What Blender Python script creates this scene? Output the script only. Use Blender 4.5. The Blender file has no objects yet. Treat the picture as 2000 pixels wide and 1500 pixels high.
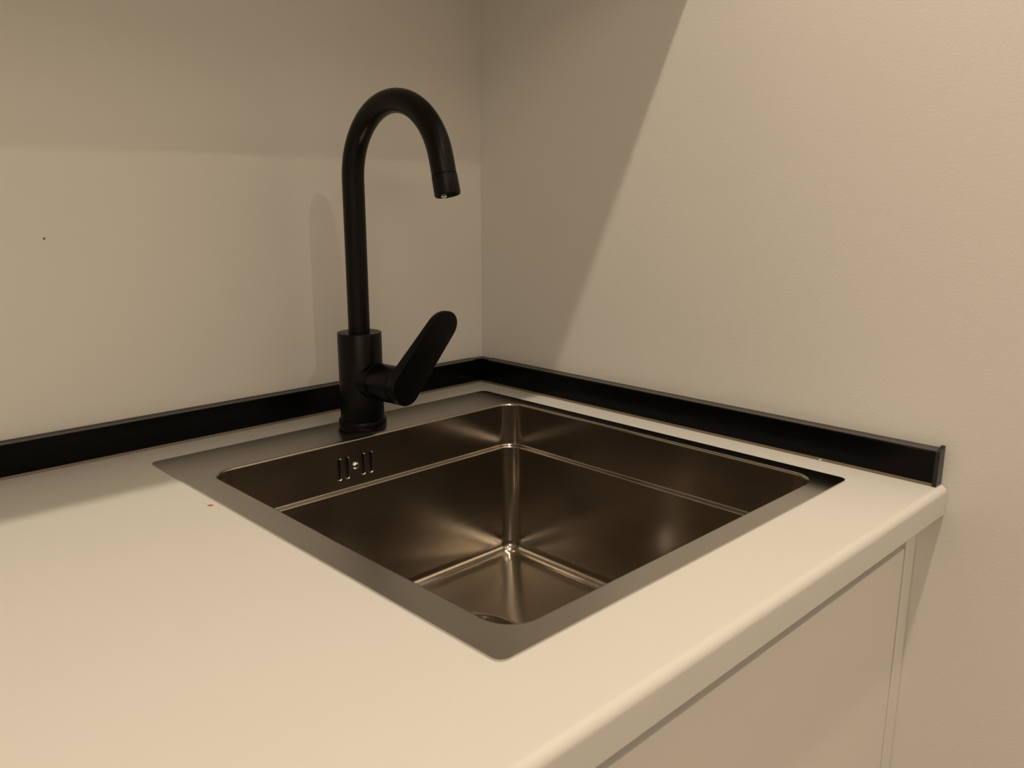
import bpy, bmesh, math, random
from mathutils import Vector, Matrix, geometry

random.seed(7)
PI = math.pi
Z0 = 0.9                      # height of the worktop's upper face
scene = bpy.context.scene
COL = scene.collection

# ------------------------------------------------------------------ camera
cam_data = bpy.data.cameras.new('camera')
cam = bpy.data.objects.new('camera', cam_data)
COL.objects.link(cam)
cam.location = (-0.7464, -0.8223, Z0 + 0.2449)
cam.rotation_euler = (1.3474, -0.0005, -0.7738)
cam_data.sensor_fit = 'HORIZONTAL'
cam_data.sensor_width = 36.0
cam_data.lens = 36.0 * 1616.56 / 2000.0
cam_data.clip_start = 0.01
cam_data.dof.use_dof = True
cam_data.dof.focus_distance = 0.90
cam_data.dof.aperture_fstop = 16.0
scene.camera = cam

# ------------------------------------------------------------------ world, lamps, exposure
world = bpy.data.worlds.new('world')
scene.world = world
world.use_nodes = True
world.node_tree.nodes['Background'].inputs[0].default_value = (1.0, 0.835, 0.645, 1)
world.node_tree.nodes['Background'].inputs[1].default_value = 0.0
CEIL = 2.54
WARM = (1.0, 0.835, 0.645)
# x, y, watts of every recessed ceiling lamp
LAMPS = [(-0.45, -0.82, 15.3, 'nearest the corner sink'),
         (-0.50, -1.95, 5.8, 'in the middle of the ceiling by the right wall')]
FILL_PANEL = (-2.35, -2.85, 8.0)      # unseen fill light, added for soft ambient light in the room
vs = scene.view_settings
vs.view_transform = 'Standard'
vs.look = 'None'
vs.gamma = 1.0
vs.use_curve_mapping = False
vs.exposure = 0.0
try:
    scene.cycles.max_bounces = 9
    scene.cycles.diffuse_bounces = 4
    scene.cycles.glossy_bounces = 6
    scene.cycles.use_denoising = True
except Exception:
    pass

# ------------------------------------------------------------------ materials
def new_mat(name):
    m = bpy.data.materials.new(name)
    m.use_nodes = True
    nt = m.node_tree
    return m, nt, nt.nodes['Principled BSDF']

def noise(nt, scale, detail=3.0, stretch=None):
    tc = nt.nodes.new('ShaderNodeTexCoord')
    n = nt.nodes.new('ShaderNodeTexNoise')
    n.inputs['Scale'].default_value = scale
    n.inputs['Detail'].default_value = detail
    if stretch:
        mp = nt.nodes.new('ShaderNodeMapping')
        mp.inputs['Scale'].default_value = stretch
        nt.links.new(tc.outputs['Object'], mp.inputs[0])
        nt.links.new(mp.outputs[0], n.inputs['Vector'])
    else:
        nt.links.new(tc.outputs['Object'], n.inputs['Vector'])
    return n

def bump(nt, b, n, strength, dist):
    bp = nt.nodes.new('ShaderNodeBump')
    bp.inputs['Strength'].default_value = strength
    bp.inputs['Distance'].default_value = dist
    nt.links.new(n.outputs['Fac'], bp.inputs['Height'])
    nt.links.new(bp.outputs['Normal'], b.inputs['Normal'])

def ramp_to(nt, n, sock, lo, hi, a=0.3, c=0.7):
    r = nt.nodes.new('ShaderNodeMapRange')
    r.inputs['From Min'].default_value = a
    r.inputs['From Max'].default_value = c
    r.inputs['To Min'].default_value = lo
    r.inputs['To Max'].default_value = hi
    nt.links.new(n.outputs['Fac'], r.inputs['Value'])
    nt.links.new(r.outputs['Result'], sock)

def simple(name, col, rough=0.5, metal=0.0, spec=0.5, bumpspec=None, roughvar=None, coat=0.0):
    m, nt, b = new_mat(name)
    b.inputs['Base Color'].default_value = (*col, 1)
    b.inputs['Roughness'].default_value = rough
    b.inputs['Metallic'].default_value = metal
    b.inputs['Specular IOR Level'].default_value = spec
    b.inputs['Coat Weight'].default_value = coat
    b.inputs['Coat Roughness'].default_value = 0.05
    if bumpspec:
        bump(nt, b, noise(nt, bumpspec[0], 4.0), bumpspec[1], bumpspec[2])
    if roughvar:
        ramp_to(nt, noise(nt, roughvar[0], 5.0), b.inputs['Roughness'], roughvar[1], roughvar[2])
    return m

M = {}
M['wall'] = simple('painted_plaster', (0.785, 0.765, 0.725), 0.55, bumpspec=(420, 0.18, 0.0008), spec=0.35)
M['ceiling'] = simple('ceiling_paint', (0.82, 0.81, 0.78), 0.8)
M['floor'] = simple('floor_boards', (0.33, 0.27, 0.21), 0.45, roughvar=(8, 0.35, 0.55))
M['worktop'] = simple('white_laminate', (0.68, 0.67, 0.63), 0.34, spec=0.45, bumpspec=(900, 0.05, 0.0004), roughvar=(5, 0.30, 0.40))
M['cabinet'] = simple('white_cabinet_front', (0.78, 0.755, 0.71), 0.35, spec=0.4)
M['gloss'] = simple('white_gloss_front', (0.80, 0.79, 0.765), 0.06, spec=0.5, coat=0.4)
M['carcass'] = simple('white_carcass_board', (0.74, 0.73, 0.70), 0.5)
M['black_matt'] = simple('matt_black_lacquer', (0.0022, 0.002, 0.0018), 0.33, spec=0.18, bumpspec=(1500, 0.04, 0.0002))
M['black_plastic'] = simple('black_gloss_plastic', (0.0025, 0.0025, 0.0025), 0.22, spec=0.10)
M['black_cap'] = simple('black_end_plastic', (0.012, 0.012, 0.013), 0.3, spec=0.5)
M['lip'] = simple('grey_lip_plastic', (0.055, 0.05, 0.045), 0.35, spec=0.5)
M['gap_shade'] = simple('gap_shade_grey', (0.10, 0.095, 0.09), 0.45)  # dark grey puts the shade of the door gap into the rail's colour
M['dark'] = simple('dark_cavity', (0.012, 0.010, 0.008), 0.7)
M['seal'] = simple('clear_brown_seal', (0.16, 0.125, 0.085), 0.3)
M['red'] = simple('red_ink', (0.55, 0.03, 0.015), 0.5)
M['chrome'] = simple('bright_chrome', (0.80, 0.78, 0.74), 0.09, metal=1.0)
M['mesh'] = simple('aerator_plastic', (0.05, 0.048, 0.045), 0.4)
M['white_plastic'] = simple('white_lamp_ring', (0.8, 0.8, 0.78), 0.4)
M['rubber'] = simple('black_plinth', (0.02, 0.02, 0.02), 0.6)

def steel(name, col, rlo, rhi, stretch, aniso=0.0, tangent=None):
    m, nt, b = new_mat(name)
    b.inputs['Metallic'].default_value = 1.0
    b.inputs['Base Color'].default_value = (*col, 1)
    n = noise(nt, 220, 3.0, stretch)
    n2 = noise(nt, 14, 4.0)
    mix = nt.nodes.new('ShaderNodeMath'); mix.operation = 'ADD'
    h = nt.nodes.new('ShaderNodeMath'); h.operation = 'MULTIPLY'; h.inputs[1].default_value = 0.5
    nt.links.new(n.outputs['Fac'], mix.inputs[0]); nt.links.new(n2.outputs['Fac'], mix.inputs[1])
    nt.links.new(mix.outputs[0], h.inputs[0])
    r = nt.nodes.new('ShaderNodeMapRange')
    r.inputs['From Min'].default_value = 0.3; r.inputs['From Max'].default_value = 0.7
    r.inputs['To Min'].default_value = rlo; r.inputs['To Max'].default_value = rhi
    nt.links.new(h.outputs[0], r.inputs['Value'])
    nt.links.new(r.outputs['Result'], b.inputs['Roughness'])
    bump(nt, b, n, 0.03, 0.0002)
    if tangent:                # brushed in one direction: the reflection spreads across the brush lines
        b.inputs['Anisotropic'].default_value = aniso
        c = nt.nodes.new('ShaderNodeCombineXYZ')
        for k in range(3): c.inputs[k].default_value = tangent[k]
        nt.links.new(c.outputs[0], b.inputs['Tangent'])
    return m
M['steel_rim'] = steel('satin_steel_rim', (0.59, 0.565, 0.53), 0.235, 0.265, (0.03, 1, 1), 0.93, (-0.28, 0.96, 0))
M['steel'] = steel('brushed_steel_bowl', (0.425, 0.385, 0.335), 0.165, 0.21, (0.04, 0.04, 1.0), 0.5, (0.10, 0.07, 1.0))
m, nt, b = new_mat('water')
b.inputs['Base Color'].default_value = (1, 1, 1, 1)
b.inputs['Roughness'].default_value = 0.02
b.inputs['IOR'].default_value = 1.33
b.inputs['Transmission Weight'].default_value = 1.0
M['water'] = m
m, nt, b = new_mat('lamp_lens')
b.inputs['Base Color'].default_value = (0.8, 0.75, 0.65, 1)
b.inputs['Emission Color'].default_value = (*WARM, 1)
b.inputs['Emission Strength'].default_value = 4.0
M['lens'] = m

# ------------------------------------------------------------------ mesh helpers
def link(name, bm, mat, parent=None, smooth=None, weighted=False):
    """one mesh object; smooth = angle in degrees under which edges are shaded smooth"""
    bmesh.ops.recalc_face_normals(bm, faces=bm.faces)
    me = bpy.data.meshes.new(name)
    bm.to_mesh(me); bm.free()
    me.materials.append(mat)
    if smooth:
        for pl in me.polygons:
            pl.use_smooth = True
        me.set_sharp_from_angle(angle=math.radians(smooth))
    o = bpy.data.objects.new(name, me)
    if weighted:               # flats keep their own normal, only the roundings are shaded round
        wn = o.modifiers.new('weighted_normals', 'WEIGHTED_NORMAL')
        wn.mode = 'FACE_AREA'; wn.weight = 90; wn.keep_sharp = True
    COL.objects.link(o)
    if parent:
        o.parent = parent
    return o

def tag(o, label=None, cat=None, group=None, kind=None):
    if label: o['label'] = label
    if cat: o['category'] = cat
    if group: o['group'] = group
    if kind: o['kind'] = kind
    return o

def empty(name, loc=(0, 0, 0)):
    o = bpy.data.objects.new(name, None)
    o.empty_display_size = 0.05
    COL.objects.link(o)
    o.location = loc
    return o

def add_box(bm, x0, x1, y0, y1, z0, z1, bev=0.0, seg=2):
    r = bmesh.ops.create_cube(bm, size=1.0)
    for v in r['verts']:
        v.co = Vector(((x0 + x1) / 2 + v.co.x * (x1 - x0), (y0 + y1) / 2 + v.co.y * (y1 - y0), (z0 + z1) / 2 + v.co.z * (z1 - z0)))
    if bev:
        es = list({e for v in r['verts'] for e in v.link_edges})
        bmesh.ops.bevel(bm, geom=es, offset=bev, segments=seg, affect='EDGES', profile=0.5)

def box(name, mat, parent, *a, bev=0.0, seg=2):
    bm = bmesh.new(); add_box(bm, *a, bev=bev, seg=seg)
    return link(name, bm, mat, parent, 40 if bev else None, bool(bev))

def loft(bm, rings, closed=True, cap0=False, cap1=False, skip=None):
    V = [[bm.verts.new(c) for c in r] for r in rings]
    n = len(V[0])
    for i in range(len(V) - 1):
        for j in range(n if closed else n - 1):
            if skip and skip(i, j):
                continue
            k = (j + 1) % n
            bm.faces.new((V[i][j], V[i][k], V[i + 1][k], V[i + 1][j]))
    if cap0: bm.faces.new(V[0])
    if cap1: bm.faces.new(list(reversed(V[-1])))
    return V

def lathe(bm, prof, n=48, cx=0, cy=0, cap0=True, cap1=True, mat4=None):
    """prof = [(radius, z)...]"""
    rings = []
    for r, z in prof:
        ring = []
        for k in range(n):
            a = 2 * PI * k / n
            c = Vector((cx + r * math.cos(a), cy + r * math.sin(a), z))
            ring.append(mat4 @ c if mat4 else c)
        rings.append(ring)
    loft(bm, rings, True, cap0, cap1)

def tube(bm, path, rad, n=28, cap=True, up=None):
    rings = []
    for i, pt in enumerate(path):
        a = path[max(i - 1, 0)]; c = path[min(i + 1, len(path) - 1)]
        t = (c - a).normalized()
        s = (up or Vector((1, 0, 0))); s = (s - t * s.dot(t)).normalized()
        q = t.cross(s)
        r = rad[i] if isinstance(rad, list) else rad
        rings.append([pt + s * (r * math.cos(2 * PI * k / n)) + q * (r * math.sin(2 * PI * k / n)) for k in range(n)])
    loft(bm, rings, True, cap, cap)

def rrect(x0, x1, y0, y1, r, z, nc=10, ns=12):
    """rounded rectangle, fixed number of points: back side first (y1), counter-clockwise seen from below"""
    pts = []
    cs = [(x1 - r, y1 - r, 0), (x0 + r, y1 - r, 90), (x0 + r, y0 + r, 180), (x1 - r, y0 + r, 270)]
    for i, (cx, cy, a0) in enumerate(cs):
        for k in range(nc + 1):
            a = math.radians(a0 + 90 * k / nc)
            pts.append(Vector((cx + r * math.cos(a), cy + r * math.sin(a), z)))
        nx, ny, na = cs[(i + 1) % 4]
        e = pts[-1]; s = Vector((nx + r * math.cos(math.radians(na if i < 3 else 360)), ny + r * math.sin(math.radians(na if i < 3 else 360)), z))
        for k in range(1, ns):
            pts.append(e.lerp(s, k / ns))
    return pts

# ------------------------------------------------------------------ the room
RX, RY = -3.4, -3.9
def slab(name, mat, *a):
    o = box(name, mat, None, *a)
    o['kind'] = 'structure'
    return o
tag(slab('floor', M['floor'], RX - .1, 0.1, RY - .1, 0.1, -0.08, 0.0), 'brown floor below the kitchen cabinets', 'floor')
tag(slab('ceiling', M['ceiling'], RX - .1, 0.1, RY - .1, 0.1, CEIL, CEIL + 0.1), 'plain white ceiling with recessed lamps', 'ceiling')
wl = tag(slab('wall_left', M['wall'], RX - .1, 0.1, 0.0, 0.1, 0.0, CEIL), 'cream painted wall behind the black tap', 'wall')
tag(slab('wall_right', M['wall'], 0.0, 0.1, RY, 0.0, 0.0, CEIL), 'cream painted wall to the right of the sink', 'wall')
tag(slab('wall_rear', M['wall'], RX - .1, 0.1, RY - .1, RY, 0.0, CEIL), 'cream wall behind the camera', 'wall')
tag(slab('wall_side', M['wall'], RX - .1, RX, RY, 0.0, 0.0, CEIL), 'cream wall at the far left side of the room', 'wall')
# a little pin hole in the plaster
bm = bmesh.new()
lathe(bm, [(0.0011, 0.0), (0.0008, 0.0004)], 12, mat4=Matrix.Translation((-0.523, 0.0, Z0 + 0.2078)) @ Matrix.Rotation(PI / 2, 4, 'X'))
link('nail_hole', bm, M['seal'], wl, 40)

# ------------------------------------------------------------------ worktop with the sink cut-out
WX0, WX1, WYF, WT = -1.2265, -0.0012, -0.600, 0.0268
HX0, HX1, HY0, HY1 = -0.462, -0.056, -0.524, -0.066
def worktop():
    bm = bmesh.new()
    xs = [WX0, HX0, HX1, WX1]; ys = [WYF, HY0, HY1, -0.0008]
    T = [[bm.verts.new((x, y, 0.0)) for y in ys] for x in xs]
    B = [[bm.verts.new((x, y, -WT)) for y in ys] for x in xs]
    for i in range(3):
        for j in range(3):
            if i == 1 and j == 1:
                continue
            bm.faces.new((T[i][j], T[i + 1][j], T[i + 1][j + 1], T[i][j + 1]))
            bm.faces.new((B[i][j], B[i][j + 1], B[i + 1][j + 1], B[i + 1][j]))
    def side(a, b):
        (i, j), (k, l) = a, b
        bm.faces.new((T[i][j], T[k][l], B[k][l], B[i][j]))
    for i in range(3):
        side((i, 0), (i + 1, 0)); side((i, 3), (i + 1, 3)); side((0, i), (0, i + 1)); side((3, i), (3, i + 1))
    side((1, 1), (2, 1)); side((1, 2), (2, 2)); side((1, 1), (1, 2)); side((2, 1), (2, 2))
    bmesh.ops.recalc_face_normals(bm, faces=bm.faces)
    bm.edges.ensure_lookup_table()
    def front(e, z): return all(abs(v.co.y - WYF) < 1e-6 and abs(v.co.z - z) < 1e-6 for v in e.verts)
    bmesh.ops.bevel(bm, geom=[e for e in bm.edges if front(e, 0.0)], offset=0.0065, segments=8, affect='EDGES', profile=0.5)
    bmesh.ops.bevel(bm, geom=[e for e in bm.edges if front(e, -WT)], offset=0.0014, segments=3, affect='EDGES', profile=0.5)
    o = link('worktop', bm, M['worktop'], None, 35, True)
    o.location.z = Z0
    return o
tag(worktop(), 'white laminate worktop with rounded front edge around the steel sink', 'worktop')

# ------------------------------------------------------------------ black upstand strips along both walls
UH, UT = 0.0313, 0.0117
UEND = -0.594
def strip(name, a, b, axis, parent, mat):
    """profile: flat black face, top sloping a little up to the wall"""
    prof = [(0.0006, 0.0022), (UT - 0.0006, 0.0022), (UT, 0.0030), (UT, UH - 0.0012), (UT - 0.0008, UH - 0.0004), (0.0006, UH - 0.0004)]
    bm = bmesh.new()
    rings = []
    for s in (a, b):
        rings.append([Vector((s, -t, z)) if axis == 'x' else Vector((-t, s, z)) for t, z in prof])
    loft(bm, rings, True, True, True)
    return link(name, bm, mat, parent)
def seal(a, b, axis, parent):
    prof = [(0.0006, 0.0001), (UT + 0.0012, 0.0001), (UT + 0.0002, 0.0024), (0.0006, 0.0024)]
    bm = bmesh.new()
    loft(bm, [[Vector((s, -t, z)) if axis == 'x' else Vector((-t, s, z)) for t, z in prof] for s in (a, b)], True, True, True)
    return link('sealing_lip', bm, M['seal'], parent)
def lip(a, b, axis, parent):
    prof = [(0.0006, UH - 0.0002), (UT - 0.0009, UH - 0.0002), (UT - 0.0012, UH + 0.0003), (0.0050, UH + 0.0006), (0.0036, UH + 0.0002), (0.0022, UH + 0.0010), (0.0006, UH + 0.0014)]
    bm = bmesh.new()
    loft(bm, [[Vector((s, -t, z)) if axis == 'x' else Vector((-t, s, z)) for t, z in prof] for s in (a, b)], True, True, True)
    return link('top_lip', bm, M['lip'], parent)
CP = 0.0215        # leg of the corner piece
ul = tag(empty('upstand', (0, 0, Z0)), 'black plastic upstand strip along the left wall behind the tap', 'upstand')
strip('strip', WX0, -CP, 'x', ul, M['black_plastic']); seal(WX0, -UT - .001, 'x', ul); lip(WX0, -CP, 'x', ul)
ur = tag(empty('upstand', (0, 0, Z0)), 'black plastic upstand strip along the right wall with end cap', 'upstand')
strip('strip', UEND + 0.003, -CP, 'y', ur, M['black_plastic']); seal(UEND + 0.003, -UT - .001, 'y', ur); lip(UEND + 0.003, -CP, 'y', ur)
# inner corner piece, an L a touch proud of the strips
bm = bmesh.new()
P = 0.0004
L = [(-0.0006, -0.0006), (-CP, -0.0006), (-CP, -UT - P), (-UT - P, -UT - P), (-UT - P, -CP), (-0.0006, -CP)]
loft(bm, [[Vector((x, y, z)) for x, y in L] for z in (0.0024, UH + 0.0008)], True, True, True)
link('corner_piece', bm, M['black_plastic'], ur)
# end cap at the front edge
bm = bmesh.new()
prof = [(0.0004, 0.0004), (UT + 0.0020, 0.0004), (UT + 0.0016, 0.0030), (UT + 0.0008, 0.0045), (UT + 0.0008, UH - 0.0005), (UT - 0.0006, UH + 0.0010), (0.0040, UH + 0.0014), (0.0022, UH + 0.0034), (0.0004, UH + 0.0036)]
loft(bm, [[Vector((-t, s, z)) for t, z in prof] for s in (UEND - 0.0005, UEND + 0.0032)], True, True, True)
bmesh.ops.bevel(bm, geom=[e for e in bm.edges], offset=0.0003, segments=2, affect='EDGES')
tag(link('end_cap', bm, M['black_cap'], ur, 50), 'moulded black plastic end cap')
# crumb of white sealant on the lip
bm = bmesh.new(); bmesh.ops.create_icosphere(bm, subdivisions=2, radius=0.0011)
for v in bm.verts: v.co = Vector((v.co.x * 0.8, v.co.y * 1.3, v.co.z * 0.6)) + Vector((-UT - 0.0016, -0.4905, 0.0012))
link('sealant_crumb', bm, M['white_plastic'], ur, 60)

# ------------------------------------------------------------------ the sink
OX0, OX1, OY0, OY1 = -0.4720, -0.0482, -0.5327, -0.0563      # flange
IX0, IX1, IY0, IY1 = -0.4465, -0.0650, -0.5130, -0.1235      # mouth of the bowl
RI = 0.023
LED = 0.0055                                                  # ledge width
DC, DR = (-0.256, -0.258), 0.0600                              # waste
sink = tag(empty('kitchen_sink', (0, 0, Z0)), 'square brushed steel inset sink with inner ledge and wide tap ledge', 'sink')
NC, NS = 10, 12
def ins(d, z, r):  # mouth outline moved inwards by d
    return rrect(IX0 + d, IX1 - d, IY0 + d, IY1 - d, r, z, NC, NS)
bm = bmesh.new()
rim = [rrect(OX0, OX1, OY0, OY1, 0.007, 0.0001), rrect(OX0, OX1, OY0, OY1, 0.007, 0.0013),
       ins(-0.0012, 0.0013, RI + 0.0012)]
loft(bm, rim)
link('rim', bm, M['steel_rim'], sink, 30, True)
rings = [ins(-0.0012, 0.0013, RI + 0.0012)]
for k in range(1, 6):
    a = PI / 2 * k / 5
    rings.append(ins(-0.0012 + 0.0025 * math.sin(a), 0.0013 - 0.0025 * (1 - math.cos(a)), RI + 0.0012 - 0.0025 * math.sin(a)))
W0 = 0.0013
iTop = len(rings) - 1
zl = -0.0500
rings.append(ins(W0, zl + 0.0016, RI - W0))
iBot = len(rings) - 1
for k in range(1, 5):          # hollow corner onto the ledge
    a = PI / 2 * k / 4
    rings.append(ins(W0 + 0.0016 * (1 - math.cos(a)), zl + 0.0016 * (1 - math.sin(a)), RI - W0 - 0.0016 * (1 - math.cos(a))))
for k in range(0, 6):          # ledge and its rounded nose
    a = PI / 2 * k / 5
    rings.append(ins(W0 + LED - 0.0018 + 0.0018 * math.sin(a), zl - 0.0018 * (1 - math.cos(a)) - 0.0003, RI - W0 - LED + 0.0018 * (1 - math.sin(a)) + 0.001))
D1 = W0 + LED
RB = RI - D1 + 0.001
zf, fr = -0.1835, 0.014
DRAFT = 0.0035
for t in (0.25, 0.5, 0.75, 1.0):
    rings.append(ins(D1 + DRAFT * t, zl - 0.003 + t * (zf + fr - zl + 0.003), RB))
for k in range(1, 9):          # fillet to the floor
    a = PI / 2 * k / 8
    rings.append(ins(D1 + DRAFT + fr * (1 - math.cos(a)), zf + fr * (1 - math.sin(a)), max(RB - fr * (1 - math.cos(a)), 0.004)))
base = rings[-1]
def fall(t): return zf - 0.0050 * (t ** 1.25)
for t in [k / 12 for k in range(1, 13)]:
    ring = []
    for c in base:
        d = Vector((c.x - DC[0], c.y - DC[1]))
        e = d.normalized() * DR
        q = d.lerp(e, t)
        ring.append(Vector((DC[0] + q.x, DC[1] + q.y, fall(t))))
    rings.append(ring)
n_ring = len(rings[0])
# the flat of the back wall carries the overflow: leave it out of the loft and fill it with a slotted panel
j0 = NC; j1 = NC + NS          # straight run of the back side
bm = bmesh.new()
V = loft(bm, rings, skip=lambda i, j: i == iTop and j0 <= j < j1)
SLX, SLZ, SLH, SLW = [-0.3105, -0.3010, -0.2815, -0.2720], -0.0278, 0.0092, 0.00165
yb = rings[iTop][j0].y
outl = [V[iTop][j] for j in range(j0, j1 + 1)] + [V[iBot][j] for j in range(j1, j0 - 1, -1)]
co = [(v.co.x, v.co.z) for v in outl]
ed = [(i, (i + 1) % len(co)) for i in range(len(co))]
bv = list(outl)
slots, owner = [], {}
def stadium(cx, g=0.0):
    pts = []
    w = SLW + g
    for k in range(9):
        a = PI * k / 8; pts.append((cx + w * math.cos(a), SLZ + SLH + w * math.sin(a)))
    for k in range(9):
        a = PI + PI * k / 8; pts.append((cx + w * math.cos(a), SLZ - SLH + w * math.sin(a)))
    return pts
for cx in SLX:
    st = stadium(cx, 0.0011); s = len(co)
    co += st; ed += [(s + i, s + (i + 1) % len(st)) for i in range(len(st))]
    for i in range(len(st)): owner[s + i] = cx
    vs_ = [bm.verts.new((x, yb, z)) for x, z in st]
    bv += vs_; slots.append((cx, vs_))
for gx in [IX0 + RI + 0.01 + 0.03 * k for k in range(11)]:       # a few inner points keep the triangles well shaped
    if min(abs(gx - c) for c in SLX) > 0.012:
        co.append((gx, -0.025)); bv.append(bm.verts.new((gx, yb, -0.025)))
cv, ce, cf, ov, oe, of = geometry.delaunay_2d_cdt([Vector(c) for c in co], ed, [], 0, 1e-6)
for f in cf:
    ids = [ov[i][0] for i in f]
    own = {owner.get(i, -1) for i in ids}
    if len(own) == 1 and own != {-1}:            # all three corners on one (convex) slot outline: that is the hole
        continue
    try: bm.faces.new([bv[i] for i in ids])
    except ValueError: pass
for cx, vs_ in slots:          # lips drawn back into the slots
    st = stadium(cx)
    prev = vs_
    for dy, g in ((0.0005, 0.0005), (0.0014, 0.0), (0.0045, 0.0)):
        cur = [bm.verts.new((x, yb + dy, z)) for x, z in stadium(cx, g)]
        for i in range(len(cur)):
            k = (i + 1) % len(cur)
            bm.faces.new((prev[i], prev[k], cur[k], cur[i]))
        prev = cur
bowl = link('bowl', bm, M['steel'], sink, 32, True)
ovf = box('overflow_housing', M['dark'], sink, SLX[0] - 0.008, SLX[3] + 0.008, yb + 0.0046, yb + 0.012, SLZ - 0.016, SLZ + 0.016)
# screw of the overflow
XF = Matrix.Translation((-0.2912, yb, SLZ + 0.0005)) @ Matrix.Rotation(PI / 2, 4, 'X')
bm = bmesh.new()
lathe(bm, [(0.0040, -0.0005), (0.0040, 0.0006), (0.0037, 0.0014), (0.0028, 0.0022), (0.0016, 0.0027)], 28, mat4=XF)
scr = tag(link('overflow_screw', bm, M['chrome'], sink, 35), 'domed chrome overflow screw')
bm = bmesh.new()
for a, b_ in ((0.0019, 0.0005), (0.0005, 0.0019)):
    add_box(bm, -0.2912 - a, -0.2912 + a, yb - 0.0029, yb - 0.0024, SLZ + 0.0005 - b_, SLZ + 0.0005 + b_)
link('screw_recess', bm, M['dark'], scr)
# fine water drops left on the lower back wall
bm = bmesh.new()
for k in range(150):
    x = random.gauss(-0.205, 0.045); z = random.gauss(-0.148, 0.012)
    if k % 2: x, z = random.gauss(-0.150, 0.014), random.gauss(-0.145, 0.010)
    z = min(max(z, -0.166), -0.110); x = min(max(x, -0.36), -0.10)
    t = (z - (zl - 0.003)) / (zf + fr - zl + 0.003)
    y = IY1 - D1 - DRAFT * t
    r = random.uniform(0.00025, 0.0007)
    q = bmesh.ops.create_icosphere(bm, subdivisions=1, radius=r)
    for v in q['verts']: v.co = Vector((x + v.co.x, y + v.co.y * 0.5, z + v.co.z))
tag(link('water_droplets', bm, M['water'], sink, 60), 'fine water drops on the bowl wall', kind='stuff')
# waste fitting
zd = fall(1.0)
bm = bmesh.new()
lathe(bm, [(DR + 0.0012, zd + 0.0001), (DR - 0.0002, zd + 0.0006), (DR - 0.0020, zd + 0.0004), (DR - 0.0030, zd - 0.0012), (DR - 0.0033, zd - 0.014), (DR - 0.009, zd - 0.019), (DR - 0.014, zd - 0.020), (0.018, zd - 0.022)], 56, *DC, cap0=False, cap1=False)
waste = tag(link('drain', bm, M['steel'], sink, 40), 'round steel waste in the bowl floor')
bm = bmesh.new()
lathe(bm, [(0.0385, zd - 0.012), (0.0395, zd - 0.0105), (0.0380, zd - 0.0095), (0.030, zd - 0.0130), (0.012, zd - 0.0150), (0.009, zd - 0.007), (0.004, zd - 0.004)], 48, *DC, cap0=False)
link('strainer', bm, M['steel'], waste, 40)
bm = bmesh.new(); lathe(bm, [(0.030, zd - 0.0225), (0.030, zd - 0.08)], 32, *DC)
link('drain_pipe', bm, M['dark'], waste, 40)

# ------------------------------------------------------------------ the tap
FX, FY = -0.257, -0.0905
tap = tag(empty('mixer_tap', (FX, FY, Z0 + 0.0013)), 'matt black swan-neck mixer tap with side lever', 'tap')
dz = -0.0013
bm = bmesh.new()
lathe(bm, [(0.0250, 0.0), (0.0255, 0.0006), (0.0255, 0.0088), (0.0249, 0.0096), (0.0232, 0.0098)], 64)
link('base_ring', bm, M['black_matt'], tap, 40)
bm = bmesh.new()
lathe(bm, [(0.0232, 0.0096), (0.0232, 0.1028), (0.0228, 0.1034), (0.0118, 0.1034)], 64)
body = link('body', bm, M['black_matt'], tap, 40)
# swan neck in the plane across the sink
AR, AZ, AT = 0.0713, 0.2606 + dz, math.radians(165.7)
def arch(k): return Vector((0, -AR * (1 - math.cos(AT * k)), AZ + AR * math.sin(AT * k)))
path = [Vector((0, 0, 0.1030 + (AZ - 0.1030) * k / 8)) for k in range(8)] + [arch(k / 40) for k in range(41)]
tdir = (arch(1.0) - arch(0.999)).normalized()
end0 = arch(1.0) + tdir * 0.0152          # seam between neck and nozzle
path.append(end0)
bm = bmesh.new(); tube(bm, path, 0.0113, 32)
link('spout', bm, M['black_matt'], tap, 50)
# nozzle frame: local z runs down the nozzle
nx = Vector((1, 0, 0)); ny = tdir.cross(nx)
NF = Matrix(((nx.x, ny.x, tdir.x, end0.x), (nx.y, ny.y, tdir.y, end0.y), (nx.z, ny.z, tdir.z, end0.z), (0, 0, 0, 1)))
bm = bmesh.new()
lathe(bm, [(0.0102, -0.0004), (0.0103, 0.0), (0.0103, 0.0009), (0.0116, 0.0009), (0.0117, 0.0030), (0.0119, 0.0170), (0.0116, 0.0186), (0.0106, 0.0190), (0.0100, 0.0182), (0.0099, 0.0150)], 40, mat4=NF)
noz = link('spout_nozzle', bm, M['black_matt'], tap, 40)
bm = bmesh.new(); lathe(bm, [(0.0099, 0.0150), (0.0098, 0.0156), (0.0070, 0.0162), (0.0025, 0.0160)], 32, mat4=NF)
link('aerator', bm, M['mesh'], noz, 40)
bm = bmesh.new(); bmesh.ops.create_uvsphere(bm, u_segments=16, v_segments=10, radius=0.0024)
for v in bm.verts: v.co = NF @ (Vector((v.co.x, v.co.y, v.co.z * 0.8)) + Vector((-0.0090, 0.0050, 0.0207)))
tag(link('water_drop', bm, M['water'], noz, 60), 'clear drop hanging from the nozzle')

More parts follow.
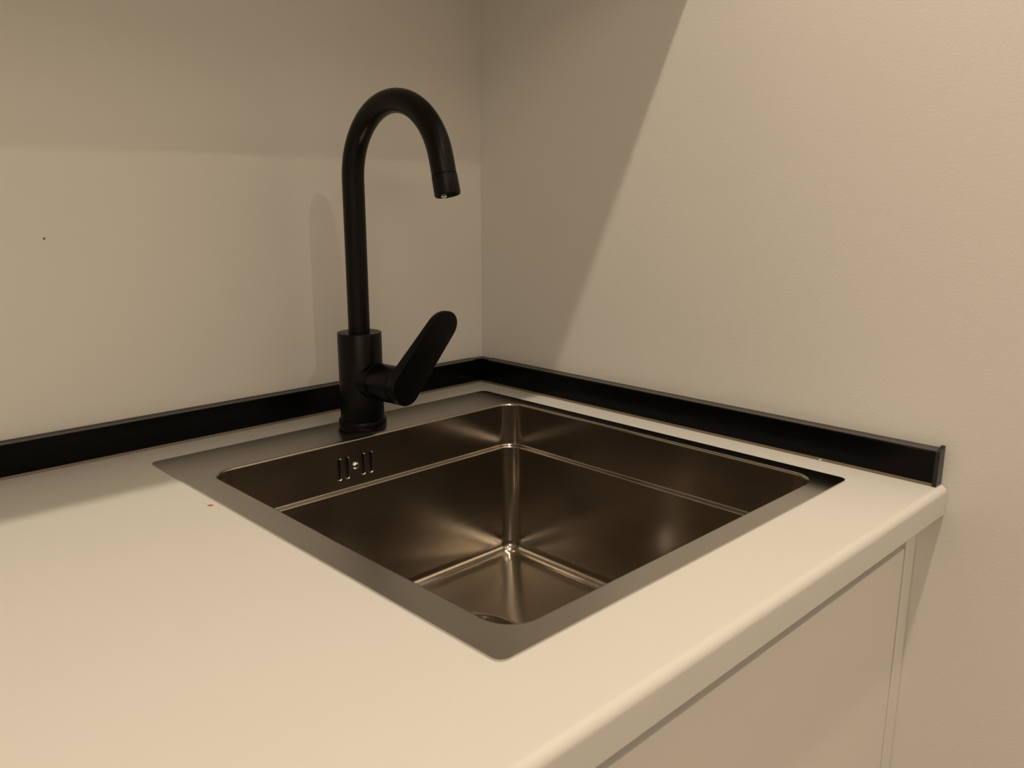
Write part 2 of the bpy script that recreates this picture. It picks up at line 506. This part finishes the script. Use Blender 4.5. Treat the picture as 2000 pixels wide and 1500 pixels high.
# lever: a horizontal cartridge sleeve turned towards the front and a flat rounded paddle
LA = math.radians(-82.2)
ax = Vector((math.cos(LA), math.sin(LA), 0)); eh = Vector((-math.sin(LA), math.cos(LA), 0)); ez = Vector((0, 0, 1))
if eh.x < 0: eh = -eh
LZ = 0.0545 + dz
LF = Matrix(((eh.x, ez.x, ax.x, 0), (eh.y, ez.y, ax.y, 0), (eh.z, ez.z, ax.z, LZ), (0, 0, 0, 1)))
bm = bmesh.new()
lathe(bm, [(0.0196, 0.006), (0.0196, 0.0262), (0.0189, 0.0266), (0.0189, 0.0272), (0.0196, 0.0276)], 56, mat4=LF)
link('lever_collar', bm, M['black_matt'], tap, 40)
bm = bmesh.new()
lathe(bm, [(0.0190, 0.0268), (0.0196, 0.0277), (0.0196, 0.0560), (0.0190, 0.0590)], 56, mat4=LF)
lev = link('lever', bm, M['black_matt'], tap, 40)
# paddle outline in (along, across); along axis tilted up
def paddle(bm):
    PH = math.radians(62.5)
    u = Vector((math.cos(PH), math.sin(PH))); w = Vector((-math.sin(PH), math.cos(PH)))
    LEN, R0, R1 = 0.0665, 0.0199, 0.0182
    def outline(g, off):
        pts = []
        for k in range(17):
            a = -PI / 2 + PI * k / 16
            pts.append((LEN + (R1 - g) * math.cos(a), (R1 - g) * math.sin(a)))
        for k in range(1, 8):
            t = k / 8; pts.append((LEN * (1 - t), (R1 + (R0 - R1) * t - g)))
        for k in range(17):
            a = PI / 2 + PI * k / 16
            pts.append(((R0 - g) * math.cos(a), (R0 - g) * math.sin(a)))
        for k in range(1, 8):
            t = k / 8; pts.append((LEN * t, -(R0 + (R1 - R0) * t - g)))
        out = []
        for s, c in pts:
            q = u * s + w * c
            lean = 0.0225 * max(s, 0) / LEN            # leans outwards towards the tip
            out.append(LF @ Vector((q.x, q.y, off(s) + lean)))
        return out
    th = lambda s: 0.0570 + 0.0060 * min(max(s / LEN, 0), 1)
    front = lambda s: 0.0695
    rs = [outline(0.0008, lambda s: th(s)), outline(0.0, lambda s: th(s) + 0.0008)]
    rs += [outline(0.0, lambda s: front(s) - 0.0010), outline(0.0003, lambda s: front(s) - 0.0003), outline(0.0010, lambda s: front(s))]
    loft(bm, rs, True, True, True)
bm = bmesh.new(); paddle(bm)
link('lever_paddle', bm, M['black_matt'], lev, 45)

# ------------------------------------------------------------------ base cabinets
CY = -0.5793
def base_cabinet(x0, x1, label, sinkhole):
    o = tag(empty('base_cabinet', ((x0 + x1) / 2, 0, 0)), label, 'cabinet')
    cx = (x0 + x1) / 2
    a, b_ = x0 - cx, x1 - cx
    yb_, yf = -0.02, CY + 0.050
    zt = Z0 - WT - 0.0006
    box('side_panel', M['carcass'], o, a + .0004, a + .018, yf, yb_, 0.10, zt)
    box('side_panel', M['carcass'], o, b_ - .018, b_ - .0004, yf, yb_, 0.10, zt)
    box('bottom_panel', M['carcass'], o, a + .018, b_ - .018, yf, yb_, 0.10, 0.118)
    box('back_panel', M['carcass'], o, a + .018, b_ - .018, yb_ - .006, yb_, 0.118, zt)
    box('shade_rail', M['gap_shade'], o, a + .018, b_ - .018, CY + 0.036, CY + 0.047, zt - 0.09, zt)  # front rail, coloured dark to deepen the shade above the door
    box('plinth', M['rubber'], o, a, b_, CY + 0.07, CY + 0.086, 0.0005, 0.0995)
    d = box('door', M['cabinet'], o, a + 0.0015, b_ - 0.0015, CY, CY + 0.019, 0.105, Z0 - 0.0572, bev=0.0012)
    return o
base_cabinet(-0.6260, -0.0240, 'white base cabinet with plain door below the sink', True)
base_cabinet(-1.2265, -0.6268, 'white base cabinet to the left of the sink cabinet', False)
o = box('cabinet_filler', M['cabinet'], None, -0.0228, -0.0006, CY, CY + 0.019, 0.0005, Z0 - WT - 0.0006, bev=0.0008)
tag(o, 'narrow white filler strip between cabinet door and right wall', 'filler')

# ------------------------------------------------------------------ wall cabinets (above the frame; they shade the corner)
UB, UTOP, UD = Z0 + 0.525, Z0 + 1.245, 0.347
def wall_cabinet(x0, x1, label):
    cx = (x0 + x1) / 2
    o = tag(empty('wall_cabinet', (cx, 0, UB)), label, 'cabinet')
    a, b_ = x0 - cx + .0004, x1 - cx - .0004
    h = UTOP - UB
    yf = -UD + 0.0205
    box('side_panel', M['carcass'], o, a, a + .016, yf, -0.001, 0, h)
    box('side_panel', M['carcass'], o, b_ - .016, b_, yf, -0.001, 0, h)
    box('bottom_panel', M['carcass'], o, a + .016, b_ - .016, yf, -0.001, 0, .016)
    box('top_panel', M['carcass'], o, a + .016, b_ - .016, yf, -0.001, h - .016, h)
    box('back_panel', M['carcass'], o, a + .016, b_ - .016, -0.006, -0.001, .016, h - .016)
    box('door', M['gloss'], o, a + .001, b_ - .001, -UD, -UD + .019, 0, h, bev=0.001)
    return o
wall_cabinet(-0.6260, -0.0010, 'white gloss wall cabinet above the sink in the corner')
wall_cabinet(-1.2265, -0.6260, 'white gloss wall cabinet left of the corner wall cabinet')

# ------------------------------------------------------------------ recessed ceiling lamps
for x, y, w_, where in LAMPS:
    o = tag(empty('ceiling_lamp', (x, y, CEIL)), 'round white recessed ceiling lamp ' + where, 'lamp', 'recessed ceiling lamps')
    bm = bmesh.new()
    lathe(bm, [(0.030, -0.0005), (0.0305, -0.004), (0.036, -0.006), (0.043, -0.004), (0.044, -0.0003)], 40, cap0=False, cap1=False)
    link('trim_ring', bm, M['white_plastic'], o, 50)
    bm = bmesh.new(); lathe(bm, [(0.030, -0.0004), (0.030, -0.0022), (0.0285, -0.0026)], 40)
    link('lens', bm, M['lens'], o, 40)
    ld = bpy.data.lights.new('ceiling_lamp_light', 'AREA')
    ld.shape = 'DISK'; ld.size = 0.05; ld.energy = w_; ld.color = WARM
    lo = bpy.data.objects.new('lamp_or_fill_light', ld)
    COL.objects.link(lo); lo.parent = o; lo.location = (0, 0, -0.008)

o = tag(empty('fill_panel', (FILL_PANEL[0], FILL_PANEL[1], CEIL)), 'large square fill light panel, unseen, added for soft ambient light', 'lamp')  # added fill light, not a known fitting of the room
bm = bmesh.new()
for q in ((-.61, .61, -.61, -.60), (-.61, .61, .60, .61), (-.61, -.60, -.60, .60), (.60, .61, -.60, .60)):
    add_box(bm, *q, -0.014, -0.0003)
link('fill_panel_frame', bm, M['white_plastic'], o)
box('fill_panel_face', M['lens'], o, -.60, .60, -.60, .60, -0.010, -0.0004)  # glowing face of the added fill panel
ld = bpy.data.lights.new('fill_panel_light', 'AREA')
ld.shape = 'SQUARE'; ld.size = 1.18; ld.energy = FILL_PANEL[2]; ld.color = WARM
lo = bpy.data.objects.new('lamp_or_fill_light', ld)
COL.objects.link(lo); lo.parent = o; lo.location = (0, 0, -0.016)

# ------------------------------------------------------------------ small marks
bm = bmesh.new()
lathe(bm, [(0.0026, 0.0), (0.0024, 0.0002)], 14, mat4=Matrix.Rotation(math.radians(-40), 4, 'Z') @ Matrix.Diagonal((1.0, 0.55, 1, 1)))
o = link('red_speck', bm, M['red'], None, 40)
o.location = (-0.479, -0.1987, Z0 + 0.00005)
tag(o, 'tiny red speck on the white worktop beside the sink rim', 'speck')
